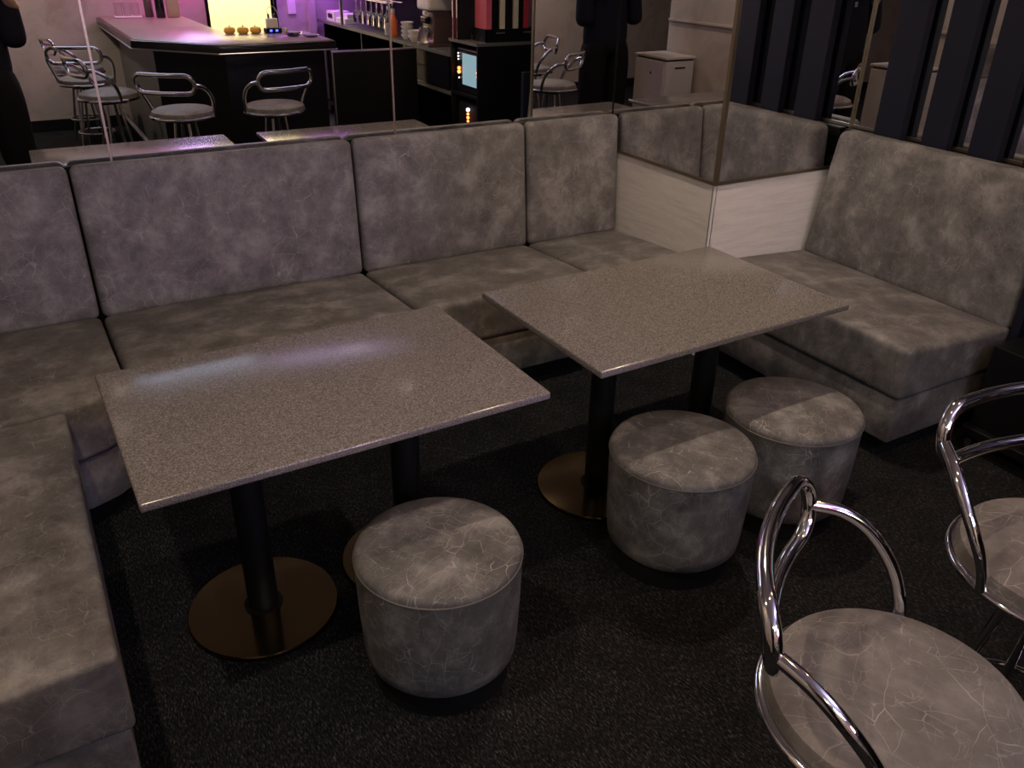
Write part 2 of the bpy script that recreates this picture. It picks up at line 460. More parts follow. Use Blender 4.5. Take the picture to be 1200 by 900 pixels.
# right bench along the slatted wall
t = thing('banquette_section', 'grey leather bench on the right under the navy slats', 'sofa', (2.75, 2.0, 0), 0, GRP)
def rpart(nm, bm, m, sm=True):
    bmesh.ops.translate(bm, verts=bm.verts, vec=(-2.75, -2.0, 0)); return obj(nm, bm, m, t, sm)
lo, hi = (2.432, 1.515, .25), (3.02, 2.518, SEAT_F)
def rsd(p):
    q = p.copy(); u = max(0, (p.z - .25) / (SEAT_F - .25)); tt = (p.x - 2.432) / .56; s = (p.y - 1.515) / 1.0
    q.z += u * ((SEAT_B - SEAT_F) * tt + .010 * (1 - (2*s - 1)**4) * math.sin(PI * min(max(tt, 0), 1)))
    return q
rpart('seat_cushion', rbox(lo, hi, .022, 14, rsd), M['leather'])
def rbd(p):
    q = p.copy(); w = (3.12 - p.x) / .13; h = (p.z - .40) / .53; s = (p.y - 1.52) / .99
    q.x += w * .045 * h - w * .014 * (1 - (2*s - 1)**4) * math.sin(PI * min(max(h, 0), 1))
    q.y -= max(0, s) * .045 * max(0, h)
    return q
rpart('backrest', rbox((2.985, 1.52, .39), (3.12, 2.512, .945), .035, 12, rbd), M['leather'])
rpart('base', BX((2.444, 1.527, .075), (3.11, 2.516, .246), .008), M['leather'])
rpart('plinth', BX((2.51, 1.59, 0), (3.11, 2.51, .075)), M['black_matte'], False)

# ------------------------------------------------------------------ tables
def table(cx, cy, rz, label):
    T, W, D = .6416, .968, .6404
    t = thing('cafe_table', label, 'table', (cx, cy, 0), rz, 'speckled stone tables')
    obj('tabletop', BX((-W/2, -D/2, T - .021), (W/2, D/2, T), .005, 3), M['quartz'], t, True)
    obj('underframe', BX((-.36, -.10, T - .036), (.36, .10, T - .021)), M['black_matte'], t)
    for s in (-1, 1):
        obj('post', LT([(.040, .015), (.040, T - .036)], 28, (s * .219, 0, 0)), M['post'], t, True)
        bs = obj('pedestal_base', LT([(.2, 0), (.2, .008), (.197, .013), (.06, .017), (0, .017)], 64, (s * .219, 0, 0)), M['base_metal'], t, True)
        obj('collar', LT([(.052, .016), (.052, .020), (.041, .022)], 28, (s * .219, 0, 0)), M['post'], bs, True)
    return t
table(.0506 + .484, 1.5357 + .3202, .0148, 'speckled grey stone table in the foreground on the left')
table(1.190 + .484, 1.5792 + .3202, .0189, 'speckled grey stone table on the right beside the pillar')

# ------------------------------------------------------------------ poufs
def pouf(cx, cy, r, rz, label):
    t = thing('round_pouf', label, 'stool', (cx, cy, 0), rz, 'round leather poufs')
    h = .387
    k = r / .2
    b = LT([(.150*k, .062), (.176*k, .066), (.187*k, .08), (.1905*k, .11), (.196*k, .22), (.199*k, h - .032), (.1995*k, h - .026)], 72)
    obj('side_cover', b, M['leather_pouf'], t, True)
    b = LT([(.1995*k, h - .026), (.1985*k, h - .018), (.194*k, h - .010), (.182*k, h - .004), (.15*k, h - .0005), (.08*k, h + .002), (0, h + .003)], 72)
    obj('seat_pad', b, M['leather_pouf'], t, True)
    obj('piping', TB([(.1995*k*math.cos(a*PI/36), .1995*k*math.sin(a*PI/36), h - .026) for a in range(72)], .0022, 8, True), M['piping'], t, True)
    obj('plinth', LT([(.172*k, 0), (.172*k, .064)], 56), M['black_matte'], t, True)
    return t
pouf(.655, 1.437, .199, .4, 'round grey leather pouf in front of the left table')
pouf(1.454, 1.505, .207, 2.1, 'round grey leather pouf at the near edge of the right table, left of its pair')
pouf(1.905, 1.515, .208, 4.0, 'round grey leather pouf between its pair and the right bench')

# ------------------------------------------------------------------ bar stools
def stool(label):
    t = thing('bar_stool', label, 'stool', (0, 0, 0), 0, 'chrome bar stools')
    R_ = .198
    b = LT([(0, .560), (.17, .560), (.190, .566), (.199, .580), (.200, .592), (.194, .606), (.17, .617), (.12, .624), (.06, .627), (0, .628)], 64)
    obj('seat', b, M['leather_stool'], t, True)
    obj('seat_ring', TB([((R_+.006)*math.cos(a*PI/36), (R_+.006)*math.sin(a*PI/36), .572) for a in range(72)], .0105, 12, True), M['chrome'], t, True)
    # oval back loop, leaning back a little
    HW, HH, RC = .192, .056, .052
    path = []
    for (cx, cz, a0) in ((HW - RC, HH - RC, 0), (-HW + RC, HH - RC, 90), (-HW + RC, -HH + RC, 180), (HW - RC, -HH + RC, 270)):
        for k in range(9):
            a = math.radians(a0 + 90 * k / 8)
            path.append((cx + RC * math.cos(a), cz + RC * math.sin(a)))
    pts = []
    for i, (u, w) in enumerate(path):
        nx = path[(i + 1) % len(path)]
        m_ = 8 if abs(nx[0] - u) > .1 else 1
        for k in range(m_):
            f = k / m_; uu = u + (nx[0] - u) * f; ww = w + (nx[1] - w) * f
            pts.append((uu, .222 - .9 * uu * uu + .22 * ww, .794 + ww))
    loop = obj('back_loop', TB(pts, .0132, 14, True), M['chrome'], t, True)
    for s in (-1, 1):
        P = spline([(s*.190, .187, .788), (s*.214, .132, .774), (s*.228, .080, .738), (s*.226, .034, .682), (s*.214, .008, .625), (s*.205, .0, .575)], 8)
        obj('arm', TB(P, .0118, 12), M['chrome'], t, True)
    obj('swivel_plate', BX((-.09, -.09, .535), (.09, .09, .560), .006), M['black'], t)
    for sx in (-1, 1):
        for sy in (-1, 1):
            obj('leg', TB([(sx*.045, sy*.045, .535), (sx*.055, sy*.055, .42), (sx*.105, sy*.105, .012), (sx*.106, sy*.106, 0)], .0105, 12), M['chrome'], t, True)
    obj('foot_ring', TB([(.128*math.cos(a*PI/24), .128*math.sin(a*PI/24), .20) for a in range(48)], .009, 10, True), M['chrome'], t, True)
    return t
st = stool('chrome bar stool in the lower right foreground, seat fully in view')
st.location = (1.005, .50, 0); st.rotation_euler = (0, 0, math.radians(36))
dup(st, (1.588, .56, 0), math.radians(-12), 'chrome bar stool cut off by the right edge of the frame')
dup(st, (.665, -.40, 0), math.radians(75), 'reflected chrome bar stool nearest the corner of the counter, its back turned left')
dup(st, (.60, -1.17, 0), math.radians(20), 'reflected chrome bar stool with its oval back facing the mirror')
dup(st, (.60, -1.80, 0), math.radians(80), 'reflected chrome bar stool farthest away by the pale wall')

# ------------------------------------------------------------------ bar counter
t = thing('bar_counter', 'dark bar counter with mauve top seen in the wall mirror', 'counter', (1.4, -.6, 0))
def bpart(nm, bm, m, sm=False, par=None):
    bmesh.ops.translate(bm, verts=bm.verts, vec=(-1.4, .6, 0)); return obj(nm, bm, m, par or t, sm)
top = [(.90, YF + .01), (.90, -.425), (1.375, .085), (2.20, .085), (2.20, -.58), (1.66, -.58), (1.58, -1.0), (1.58, YF + .01)]
bpart('countertop', PR(top, .92, .95, .004), M['counter_top'], True)
edge = [(.875, YF + .01), (.875, -.425), (1.366, .112), (2.215, .112), (2.215, .085), (1.376, .085), (.901, -.435), (.901, YF + .01)]
b = PR(edge, .885, .945, .010, 3); bpart('edge_moulding', b, M['black_gloss'], True)
b = NB(); tube(b, [(.872, YF + .02, .888), (.872, -.424, .888), (1.365, .116, .888), (2.215, .116, .888)], .005, 8); bpart('edge_strip', b, M['alu'], True)
body = [(1.02, YF + .01), (1.02, -.45), (1.43, -.03), (2.16, -.03), (2.16, -.10), (1.46, -.10), (1.09, -.49), (1.09, YF + .01)]
bpart('front_panel', PR([(1.02, -.45), (1.43, -.03), (2.16, -.03), (2.16, -.10), (1.46, -.10), (1.09, -.49)], .0, .92), M['black'])
bpart('side_panel', PR([(1.02, YF + .01), (1.02, -.45), (1.09, -.49), (1.09, YF + .01)], 0, .92), M['bar_side'])
b = NB(); tube(b, [(.92, YF + .05, .16), (.92, -.41, .16), (1.39, .07, .16), (2.12, .07, .16)], .019, 10)
bpart('foot_rail', b, M['alu'], True)
# swing gate
t = thing('bar_gate', 'black bar gate with a thin metal edge, seen in the mirror', 'gate', (2.5, .1, 0))
obj('panel', BX((-.325, -.015, .03), (.35, .015, .865), .002), M['black'], t)
b = NB(); box(b, (-.335, -.018, .0), (-.325, .018, .875)); box(b, (-.325, -.018, .865), (.35, .018, .875)); obj('edge_strip', b, M['alu'], t)

# back bar shelving along the right
t = thing('bar_shelf', 'long black shelf unit behind the bar, seen in the mirror', 'shelf', (3.12, -.9, 0))
def spart(nm, bm, m, par=None):
    bmesh.ops.translate(bm, verts=bm.verts, vec=(-3.12, .9, 0)); return obj(nm, bm, m, par or t)
spart('shelf_board', BX((2.88, YF + .07, .862), (3.40, .64, .888)), M['bar_side'])
spart('shelf_board', BX((2.88, -.25, .595), (3.40, .64, .618)), M['bar_side'])
spart('shelf_board', BX((2.88, YF + .07, 1.36), (3.40, .64, 1.385)), M['black'])
spart('shelf_board', BX((2.88, YF + .07, .10), (3.40, .64, .125)), M['black'])
spart('back_board', BX((3.395, YF + .07, .1), (3.41, .64, 1.9)), M['black_matte'])
for y in (-1.64,): spart('upright', BX((2.875, y - .012, .888), (2.90, y + .012, 1.9)), M['alu'])
for y in (-2.2, -1.2, -.25, .62): spart('upright', BX((2.90, y - .012, .0), (3.39, y + .012, .862)), M['black'])
spart('glass_door', BX((2.885, -.23, .63), (2.893, .60, .855)), M['black_gloss'])

# black cabinet with a screen
t = thing('media_cabinet', 'black cabinet holding a lit screen, seen in the right wall mirror', 'cabinet', (3.1, .86, 0))
cx0, cx1, cy0, cy1 = 2.875, 3.40, .655, 1.075
def mp(nm, bm, m, par=None):
    bmesh.ops.translate(bm, verts=bm.verts, vec=(-3.1, -.86, 0)); return obj(nm, bm, m, par or t)
b = NB()
box(b, (cx0, cy0, 0), (cx1, cy0 + .02, .99)); box(b, (cx0, cy1 - .02, 0), (cx1, cy1, .99))
box(b, (cx1 - .02, cy0, 0), (cx1, cy1, .99))
for z in (.0, .32, .62): box(b, (cx0, cy0 + .02, z), (cx1 - .02, cy1 - .02, z + .02))
mp('carcass', b, M['black'])
mp('cabinet_top', BX((cx0 - .01, cy0 - .01, .975), (cx1, cy1 + .002, .995)), M['bar_side'])
sc = mp('monitor', BX((cx0 + .03, cy0 + .04, .645), (cx0 + .10, cy1 - .035, .935), .006), M['black'])
mp('screen', BX((cx0 + .026, cy0 + .135, .695), (cx0 + .031, cy1 - .055, .905)), M['screen'], sc)
def bulb(y, z, r, m):
    b = NB(); bmesh.ops.create_icosphere(b, subdivisions=2, radius=r, matrix=Matrix.Translation((cx0 + .022, y, z))); return mp('indicator_light', b, M[m], sc)
for (y, z, r, m) in ((.745, .80, .012, 'led_orange'), (.745, .775, .013, 'led_orange'), (1.035, .80, .013, 'led_orange'), (1.035, .775, .012, 'led_orange'),
                     (.735, .90, .005, 'led_white'), (.737, .88, .006, 'led_white'), (.737, .86, .005, 'led_white'), (.745, .735, .005, 'led_white'), (1.04, .86, .006, 'led_green'), (1.04, .735, .005, 'led_white'),
                     (.88, .53, .014, 'led_white'), (.88, .50, .010, 'led_orange'), (.88, .475, .011, 'led_orange'), (.88, .45, .009, 'led_orange')): bulb(y, z, r, m)
mp('player', BX((cx0 + .035, cy0 + .05, .34), (cx1 - .1, cy1 - .05, .57), .004), M['black_matte'])

# menu holder with binders on top of it
t = thing('menu_holder', 'black two pocket holder on the black cabinet, seen in the mirror', 'holder', (3.13, .95, .995))
b = NB(); box(b, (-.178, -.10, 0), (.24, .10, .008)); box(b, (-.178, .088, .008), (.24, .10, .085)); box(b, (-.178, -.10, .008), (.24, -.088, .085))
for x in (-.178, .037, .232): box(b, (x, -.10, .008), (x + .006, .10, .085))
obj('tray', b, M['black'], t)
for x in (-.10, .12): obj('label_slot', BX((x, .10, .055), (x + .07, .103, .065)), M['bar_side'], t)
bk = [(-.145, .042, 'pink_book', 'rose coloured binder standing first in the black holder'), (-.092, .045, 'black', 'black binder between the rose and beige binders'),
      (-.040, .040, 'beige_book', 'beige binder in the left pocket of the black holder'), (.0145, .042, 'black', 'black binder between the two beige binders'),
      (.066, .040, 'beige_book', 'beige binder in the right pocket of the black holder'), (.108, .028, 'black', 'black binder between the beige and red binders'),
      (.148, .040, 'red_book', 'red binder at the right end of the black holder')]
for x, w, m, lb in bk:
    r = thing('ring_binder', lb, 'binder', (3.13 + x, .95, 1.004), 0, 'binders in the black holder')
    b = NB(); box(b, (-w/2, -.082, 0), (-w/2 + .003, .08, .30)); box(b, (w/2 - .003, -.082, 0), (w/2, .08, .30)); box(b, (-w/2, .077, 0), (w/2, .084, .30), .002)
    obj('cover', b, M[m], r); obj('pages', BX((-w/2 + .004, -.078, .006), (w/2 - .004, .074, .29)), M['cream'], r)
for x, y, m, lb in ((2.91, .735, 'dark_red', 'dark red binder leaning beside the holder'), (2.91, .80, 'black', 'black binder next to the leaning dark red binder')):
    r = thing('ring_binder', lb, 'binder', (x, y, .995), math.radians(-80), 'binders beside the holder')
    b = NB(); box(b, (-.014, -.05, 0), (.014, .05, .30), .003); obj('cover', b, M[m], r)
    obj('spine_label', BX((-.009, -.0515, .14), (.009, -.05, .26)), M['white_plastic'], r)
t = thing('remote_control', 'small pale remote lying on the left end of the cabinet top', 'remote', (2.99, .71, .995))
obj('shell', BX((-.022, -.055, 0), (.022, .055, .018), .005), M['white_plastic'], t); obj('keypad', BX((-.015, -.04, .018), (.015, .04, .0195)), M['bar_side'], t)

# things on the back bar shelf
SZ = .888
def hanging_glass():
    t = thing('wine_glass', 'clear stemmed glass hanging upside down over the bar shelf', 'glass', (3.0, -1.25, 0), 0, 'glasses hanging over the bar shelf')
    z = .93
    b = LT([(.024, z), (.031, z + .03), (.033, z + .06), (.026, z + .09), (.008, z + .105), (.0045, z + .115), (.0045, z + .185), (.009, z + .195), (.03, z + .2), (.03, z + .203), (.0, z + .206)], 20)
    obj('glass_bowl', b, M['glass'], t, True)
    return t
g0 = hanging_glass(); first = True
for r_ in range(2):
    for k in range(6):
        loc = (2.95 + .09 * r_, -1.42 + .125 * k, 0)
        if first: g0.location = loc; first = False
        else: dup(g0, loc)
t = thing('glass_rack', 'metal rack from which the stemmed glasses hang over the bar shelf', 'rack', (3.0, -1.1, 1.137))
b = NB()
for x in (-.09, -.02, .07): tube(b, [(x, -.38, 0), (x, .5, 0)], .004, 8)
for y in (-.38, .5):
    tube(b, [(-.09, y, 0), (.07, y, 0)], .004, 8)
    tube(b, [(-.02, y, 0), (-.02, y, .223)], .004, 8)
obj('rails', b, M['alu'], t, True)
t = thing('bottle', 'clear bottle with a pale label on the bar shelf beside the hanging glasses', 'bottle', (2.95, -.655, SZ))
obj('body', LT([(.036, 0), (.04, .005), (.04, .10), (.016, .15), (.014, .19), (.014, .20)], 24), M['glass'], t, True); obj('liquid', LT([(.035, .004), (.035, .09)], 24), M['white_ceramic'], t, True); obj('cap', LT([(.016, .20), (.016, .222)], 20), M['white_plastic'], t, True)
t = thing('bottle', 'orange bottle on the bar shelf next to the clear bottle', 'bottle', (2.95, -.565, SZ))
obj('body', LT([(.034, 0), (.038, .005), (.038, .12), (.018, .16), (.016, .18)], 24), M['orange_plastic'], t, True); obj('cap', LT([(.018, .18), (.018, .21)], 20), M['white_plastic'], t, True)
def bowl(x, y, z, r, h, lb, grp):
    o = obj('stacked_bowl', LT([(r*.55, 0), (r*.6, .004), (r, h*.8), (r, h), (r*.9, h), (r*.5, .008), (0, .008)], 28), M['white_ceramic'], None, True)
    o.location = (x, y, z); return tag(o, lb, 'bowl', grp)
ord_ = ['lowest', 'second', 'third', 'topmost']
for k in range(4):
    bowl(2.96, -.30, SZ + .031 * k, .052, .040, ord_[k] + ' white bowl of the tall stack on the bar shelf', 'tall stack of white bowls')
for k in range(2):
    bowl(2.95, -.13, SZ + .036 * k, .055, .05, ('lower', 'upper')[k] + ' white bowl of the short stack by the brown machine', 'short stack of white bowls')
t = thing('coffee_machine', 'brown coffee machine with a white top on the bar shelf', 'appliance', (3.0, .16, SZ))
obj('body', BX((-.07, -.10, .02), (.14, .10, .25), .012, 3), M['brown_machine'], t, True)
obj('drip_tray', BX((-.12, -.10, 0), (.14, .11, .022), .004), M['brown_machine'], t)
obj('brew_head', BX((-.11, -.05, .16), (-.06, .05, .21), .01), M['black_gloss'], t)
obj('badge', BX((-.073, -.085, .215), (-.0695, -.035, .235)), M['white_plastic'], t)
obj('water_tank', BX((-.115, -.105, .25), (.14, .115, .36), .025, 4), M['white_plastic'], t, True)
obj('pot', LT([(.045, 0), (.058, .02), (.055, .07), (.04, .10), (.038, .11)], 24, (-.10, 0, .023)), M['glass'], t, True)
for i, (x0, y0, sx, sy, z0, sz, lb) in enumerate((( 2.92, -2.16, .16, .22, SZ, .09, 'white box with a dark window under the purple light'), (2.93, -1.935, .2, .26, SZ, .045, 'flat white box in front of the purple lit boxes'), (2.96, -1.91, .16, .22, SZ + .0455, .035, 'flat white box on top of the flat box in purple light'))):
    t = thing('carton', lb, 'box', (x0 + sx/2, y0 + sy/2, z0), 0, 'white boxes under the purple light')
    obj('carton_body', BX((-sx/2, -sy/2, 0), (sx/2, sy/2, sz), .003), M['white_plastic'], t)
    obj('front_window', BX((-sx/2 - .002, -sy*.3, sz*.3), (-sx/2, sy*.25, sz*.75)), M['black'] if i == 0 else M['cream'], t)
t = thing('canister', 'steel canister on the lower back of the bar by the gate', 'canister', (2.96, -.62, .618 + .0))
t.location = (2.93, -.14, .618)
obj('body', LT([(.035, 0), (.038, .005), (.038, .15), (.034, .155)], 24), M['alu'], t, True); obj('lid', LT([(.036, .155), (.036, .175), (.01, .19)], 24), M['black'], t, True)
t = thing('drawer_box', 'cream storage box on the lower bar shelf by the steel canister', 'box', (2.97, .08, .618))
obj('box_body', BX((-.08, -.10, 0), (.08, .10, .12), .006), M['cream'], t); obj('box_lid', BX((-.085, -.105, .12), (.085, .105, .14), .005), M['white_plastic'], t)

# things on the counter
CZ = .951
fl = ['left', 'middle', 'right']
for i, (x, y) in enumerate(((1.55, -.80), (1.625, -.755), (1.70, -.735))):
    pass
for i, (x, y) in enumerate(((1.61, -.57), (1.705, -.545), (1.80, -.54))):
    t = thing('small_pumpkin', fl[i] + ' of three small yellow orange pumpkins on the reflected counter', 'pumpkin', (x, y, CZ), i, 'small pumpkins on the counter')
    b = NB()
    seg = 40; prof = [(.012, .004), (.03, .0), (.042, .012), (.044, .026), (.036, .042), (.018, .046), (.004, .040)]
    rings = [[b.verts.new((r * (1 - .10 * abs(math.sin(4 * 2*PI*k/seg))) * math.cos(2*PI*k/seg), r * (1 - .10 * abs(math.sin(4 * 2*PI*k/seg))) * math.sin(2*PI*k/seg), z)) for k in range(seg)] for r, z in prof]
    for a, c in zip(rings, rings[1:]):
        for k in range(seg): b.faces.new((a[k], a[(k+1) % seg], c[(k+1) % seg], c[k]))
    b.faces.new(rings[0][::-1]); b.faces.new(rings[-1])
    obj('flesh', b, M['orange_fruit'], t, True)
    obj('stem', TB([(0, 0, .038), (.002, 0, .052), (.006, .002, .06)], .004, 8), M['tan'], t, True)
t = thing('charging_dock', 'white charger with two plugs on a black block with blue light, on the reflected counter', 'charger', (1.925, -.52, CZ))
obj('power_block', BX((-.06, -.035, 0), (.065, .035, .035), .004), M['black'], t)
for x in (-.03, .015): obj('status_light', BX((x, .035, .012), (x + .018, .037, .026)), M['led_blue'], t)
obj('charger_body', BX((-.042, -.025, .035), (.042, .028, .105), .008, 3), M['white_plastic'], t)
for x in (-.022, .022):
    obj('plug', BX((x - .007, -.008, .105), (x + .007, .008, .135), .003), M['bar_side'], t)
obj('cable', TB(spline([(-.022, 0, .135), (-.03, 0, .165), (0, -.01, .185), (.03, -.01, .18), (.055, -.02, .14), (.075, -.03, .06), (.09, -.04, .006)], 6), .0025, 8), M['white_plastic'], t, True)
t = thing('small_jar', 'tiny white jar near the charger on the reflected counter', 'jar', (2.02, -.50, CZ))
obj('body', LT([(.017, 0), (.019, .004), (.019, .024)], 20), M['white_ceramic'], t, True); obj('lid', LT([(.0195, .024), (.0195, .034), (.0, .036)], 20), M['white_plastic'], t, True)
def dish(x, y, z, lb):
    o = obj('glass_dish', LT([(.03, 0), (.04, .003), (.062, .016), (.062, .019), (.04, .007), (0, .006)], 32), M['glass'], None, True)
    o.location = (x, y, z); return tag(o, lb, 'dish', 'glass dishes on the counter')
dish(2.00, -.22, CZ, 'glass dish lying on the reflected counter, far left of its three'); dish(2.00, -.22, CZ + .013, 'upper glass dish of the stacked pair on the counter'); dish(2.10, -.12, CZ, 'single glass dish by the counter end')
t = thing('glass_caddy', 'pale caddy of upright tumblers at the far end of the reflected counter', 'caddy', (1.12, -2.20, CZ))
obj('tray', BX((-.11, -.06, 0), (.11, .06, .012), .003), M['white_plastic'], t)
for x in (-.07, 0, .07):
    g = obj('tumbler', LT([(.026, .013), (.03, .02), (.033, .12), (.030, .12), (.026, .025), (0, .022)], 20, (x, 0, 0)), M['glass'], t, True)
for x, y, hh, r, m, lb in ((1.38, -2.1, .26, .038, 'black_gloss', 'dark bottle on the far counter beside the tan board'), (1.30, -2.2, .24, .036, 'brown_machine', 'brown bottle on the far counter left of the dark bottle')):
    t = thing('bottle', lb, 'bottle', (x, y, CZ))
    obj('body', LT([(r*.9, 0), (r, .005), (r, hh*.6), (r*.4, hh*.75), (r*.36, hh)], 24), M[m], t, True); obj('cap', LT([(r*.4, hh), (r*.4, hh + .02), (0, hh + .022)], 20), M['alu'], t, True)
t = thing('serving_paddle', 'rounded tan board standing on the far counter', 'board', (1.49, -2.1, CZ))
obj('blade', BX((-.055, -.01, 0), (.055, .01, .15), .0098, 4), M['tan'], t, True); obj('handle', BX((-.015, -.007, .149), (.015, .007, .24), .005), M['tan'], t)
tag(obj('switch_plate', BX((2.61, YF, .93), (2.69, YF + .012, 1.06), .003), M['white_plastic']), 'switch plate on the purple lit wall behind the bar', 'switch')

# ------------------------------------------------------------------ pale filing cabinet
t = thing('filing_cabinet', 'pale grey steel cabinet against the left wall, seen in the pillar mirror', 'cabinet', (-.575, -.02, 0))
obj('carcass', BX((-.17, -.225, .02), (.16, .215, .665), .004), M['steel_cabinet'], t)
obj('cabinet_top', BX((-.18, -.235, .680), (.172, .228, .70), .003), M['steel_cabinet'], t)
obj('recess', BX((-.16, -.21, .665), (.155, .21, .680)), M['dark_hole'], t)  # gap under the top, its shadow put in as dark colour
d = obj('door', BX((.16, -.215, .04), (.172, .20, .655), .002), M['steel_cabinet'], t); obj('keyhole', LT([(.012, 0), (.012, .004)], 16), M['dark_hole'], d)
d.children[0].rotation_euler = (0, PI/2, 0); d.children[0].location = (.170, .02, .55)
d = obj('drawer', BX((-.155, .215, .37), (.150, .225, .655), .002), M['steel_cabinet'], t); obj('handle', BX((-.06, .225, .60), (.06, .228, .615)), M['dark_hole'], d)
d = obj('drawer', BX((-.155, .215, .04), (.150, .225, .362), .002), M['steel_cabinet'], t); obj('lock', BX((-.012, .225, .30), (.012, .228, .33)), M['dark_hole'], d)
obj('plinth', BX((-.16, -.215, 0), (.15, .205, .02)), M['dark_hole'], t)

# ------------------------------------------------------------------ bench end: black cart on casters and navy end board
t = thing('rolling_cart', 'low black cart on casters at the right end of the bench', 'cart', (2.98, 1.285, 0))
obj('box', BX((-.18, -.17, .10), (.20, .165, .415), .004), M['black'], t)
obj('base_frame', BX((-.21, -.195, .065), (.21, .175, .10), .004), M['black'], t)
for x in (-.19, .19):
    for y in (-.16, .14):
        c = obj('caster', TB([(x - .008, y, .022), (x + .008, y, .022)], .022, 18), M['black_gloss'], t, True)
        b = NB(); box(b, (x - .014, y - .012, .02), (x - .010, y + .012, .064)); box(b, (x + .010, y - .012, .02), (x + .014, y + .012, .064)); box(b, (x - .014, y - .012, .058), (x + .014, y + .012, .065))
        obj('fork', b, M['chrome'], c)
tag(obj('end_board', BX((2.985, 1.475, 0), (3.175, 1.508, .86), .003), M['navy']), 'navy board closing the end of the right bench', 'board')

# ------------------------------------------------------------------ the person taking the picture (seen reflected)
def skinned(name, verts, edges, m, parent, sub=2, flat=None):
    me = bpy.data.meshes.new(name + '_cage'); me.from_pydata([v[0] for v in verts], edges, [])
    o = bpy.data.objects.new(name + '_cage', me); C.objects.link(o)
    sk = o.modifiers.new('skin', 'SKIN'); sk.use_smooth_shade = True
    for i, v in enumerate(verts):
        d = me.skin_vertices[0].data[i]; r = v[1]
        d.radius = (r, r) if isinstance(r, float) else r
        d.use_root = (i == 0)
    o.modifiers.new('sub', 'SUBSURF').levels = sub
    dg = bpy.context.evaluated_depsgraph_get()
    me2 = bpy.data.meshes.new_from_object(o.evaluated_get(dg))
    bpy.data.objects.remove(o)
    p = bpy.data.objects.new(name, me2); C.objects.link(p); me2.materials.clear(); me2.materials.append(m); p.parent = parent
    for q in me2.polygons: q.use_smooth = True
    return p
PX, PY = -.10, -.36
t = thing('person', 'person in a navy short sleeved shirt and black trousers, reflected while holding up a phone', 'person', (PX, PY, 0))
def l(x, y, z): return (x - PX, y - PY, z)
V = [(l(-.10, -.36, .93), (.15, .10)), (l(-.10, -.36, 1.10), (.13, .095)), (l(-.10, -.36, 1.28), (.155, .10)), (l(-.10, -.37, 1.42), (.10, .075)),
     (l(-.10, -.36, 1.50), (.052, .055)), (l(-.10, -.345, 1.58), (.068, .078)), (l(-.10, -.34, 1.67), (.075, .092)), (l(-.10, -.345, 1.735), (.05, .06)),
     (l(.09, -.37, 1.40), .055), (l(.20, -.32, 1.16), .042), (l(.115, -.14, 1.36), .034), (l(.045, -.075, 1.50), (.026, .022)), (l(.03, -.062, 1.56), (.034, .016)),
     (l(-.29, -.37, 1.40), .055), (l(-.40, -.34, 1.15), .042), (l(-.24, -.17, 1.32), .034), (l(-.10, -.09, 1.47), (.026, .022)), (l(-.055, -.065, 1.53), (.034, .016)),
     (l(-.01, -.36, .86), .088), (l(.01, -.35, .48), .058), (l(.02, -.37, .09), .042), (l(.025, -.27, .04), (.035, .03)),
     (l(-.19, -.36, .86), .088), (l(-.21, -.35, .48), .058), (l(-.22, -.37, .09), .042), (l(-.225, -.27, .04), (.035, .03))]
Ed = [(0, 1), (1, 2), (2, 3), (3, 4), (4, 5), (5, 6), (6, 7), (3, 8), (8, 9), (9, 10), (10, 11), (11, 12), (3, 13), (13, 14), (14, 15), (15, 16), (16, 17),
      (0, 18), (18, 19), (19, 20), (20, 21), (0, 22), (22, 23), (23, 24), (24, 25)]
# five fingers on each hand, curled round the phone's edge
for hand, s in ((12, 1), (17, -1)):
    hx, hy, hz = V[hand][0]
    for k in range(4):
        a = len(V); dz = .030 - .02 * k
        V.append(((hx + s*.012, hy + .006, hz + dz), .0095)); V.append(((hx - s*.004, hy + .030, hz + dz + .012), .0088)); V.append(((hx - s*.028, hy + .036, hz + dz + .014), .008))
        Ed += [(hand, a), (a, a + 1), (a + 1, a + 2)]
    a = len(V)
    V.append(((hx - s*.012, hy - .012, hz - .018), .011)); V.append(((hx - s*.035, hy - .004, hz + .016), .0095)); Ed += [(hand, a), (a, a + 1)]
skinned('body', V, Ed, M['skin'], t)
SV = [(l(-.12, -.36, .62), (.25, .16)), (l(-.12, -.36, .90), (.245, .16)), (l(-.11, -.36, 1.08), (.235, .15)), (l(-.10, -.36, 1.25), (.20, .135)), (l(-.10, -.37, 1.40), (.15, .10)), (l(-.10, -.365, 1.455), (.075, .07)),
      (l(.10, -.37, 1.39), .085), (l(.15, -.325, 1.18), .082), (l(.15, -.315, .92), .09), (l(-.30, -.37, 1.39), .085), (l(-.40, -.345, 1.17), .082), (l(-.43, -.34, .92), .09)]
skinned('shirt', SV, [(0, 1), (1, 2), (2, 3), (3, 4), (4, 5), (4, 6), (6, 7), (7, 8), (4, 9), (9, 10), (10, 11)], M['shirt'], t)
TV = [(l(-.12, -.36, .98), (.20, .14)), (l(-.12, -.36, .88), (.205, .145)), (l(.0, -.36, .78), .15), (l(.015, -.35, .48), .13), (l(.02, -.365, .10), .115), (l(-.24, -.36, .78), .15), (l(-.255, -.35, .48), .13), (l(-.26, -.365, .10), .115)]
skinned('trousers', TV, [(0, 1), (1, 2), (2, 3), (3, 4), (1, 5), (5, 6), (6, 7)], M['trousers'], t)
for x in (.022, -.222):
    b = rbox(l(x - .05, -.42, 0.001), l(x + .05, -.17, .085), .04, 4); obj('shoe', b, M['black'], t, True)
b = LT([(.086, 0), (.094, .03), (.09, .07), (.065, .105), (.0, .12)], 28, l(-.10, -.355, 1.645), 1., 1.12); obj('hair', b, M['hair'], t, True)
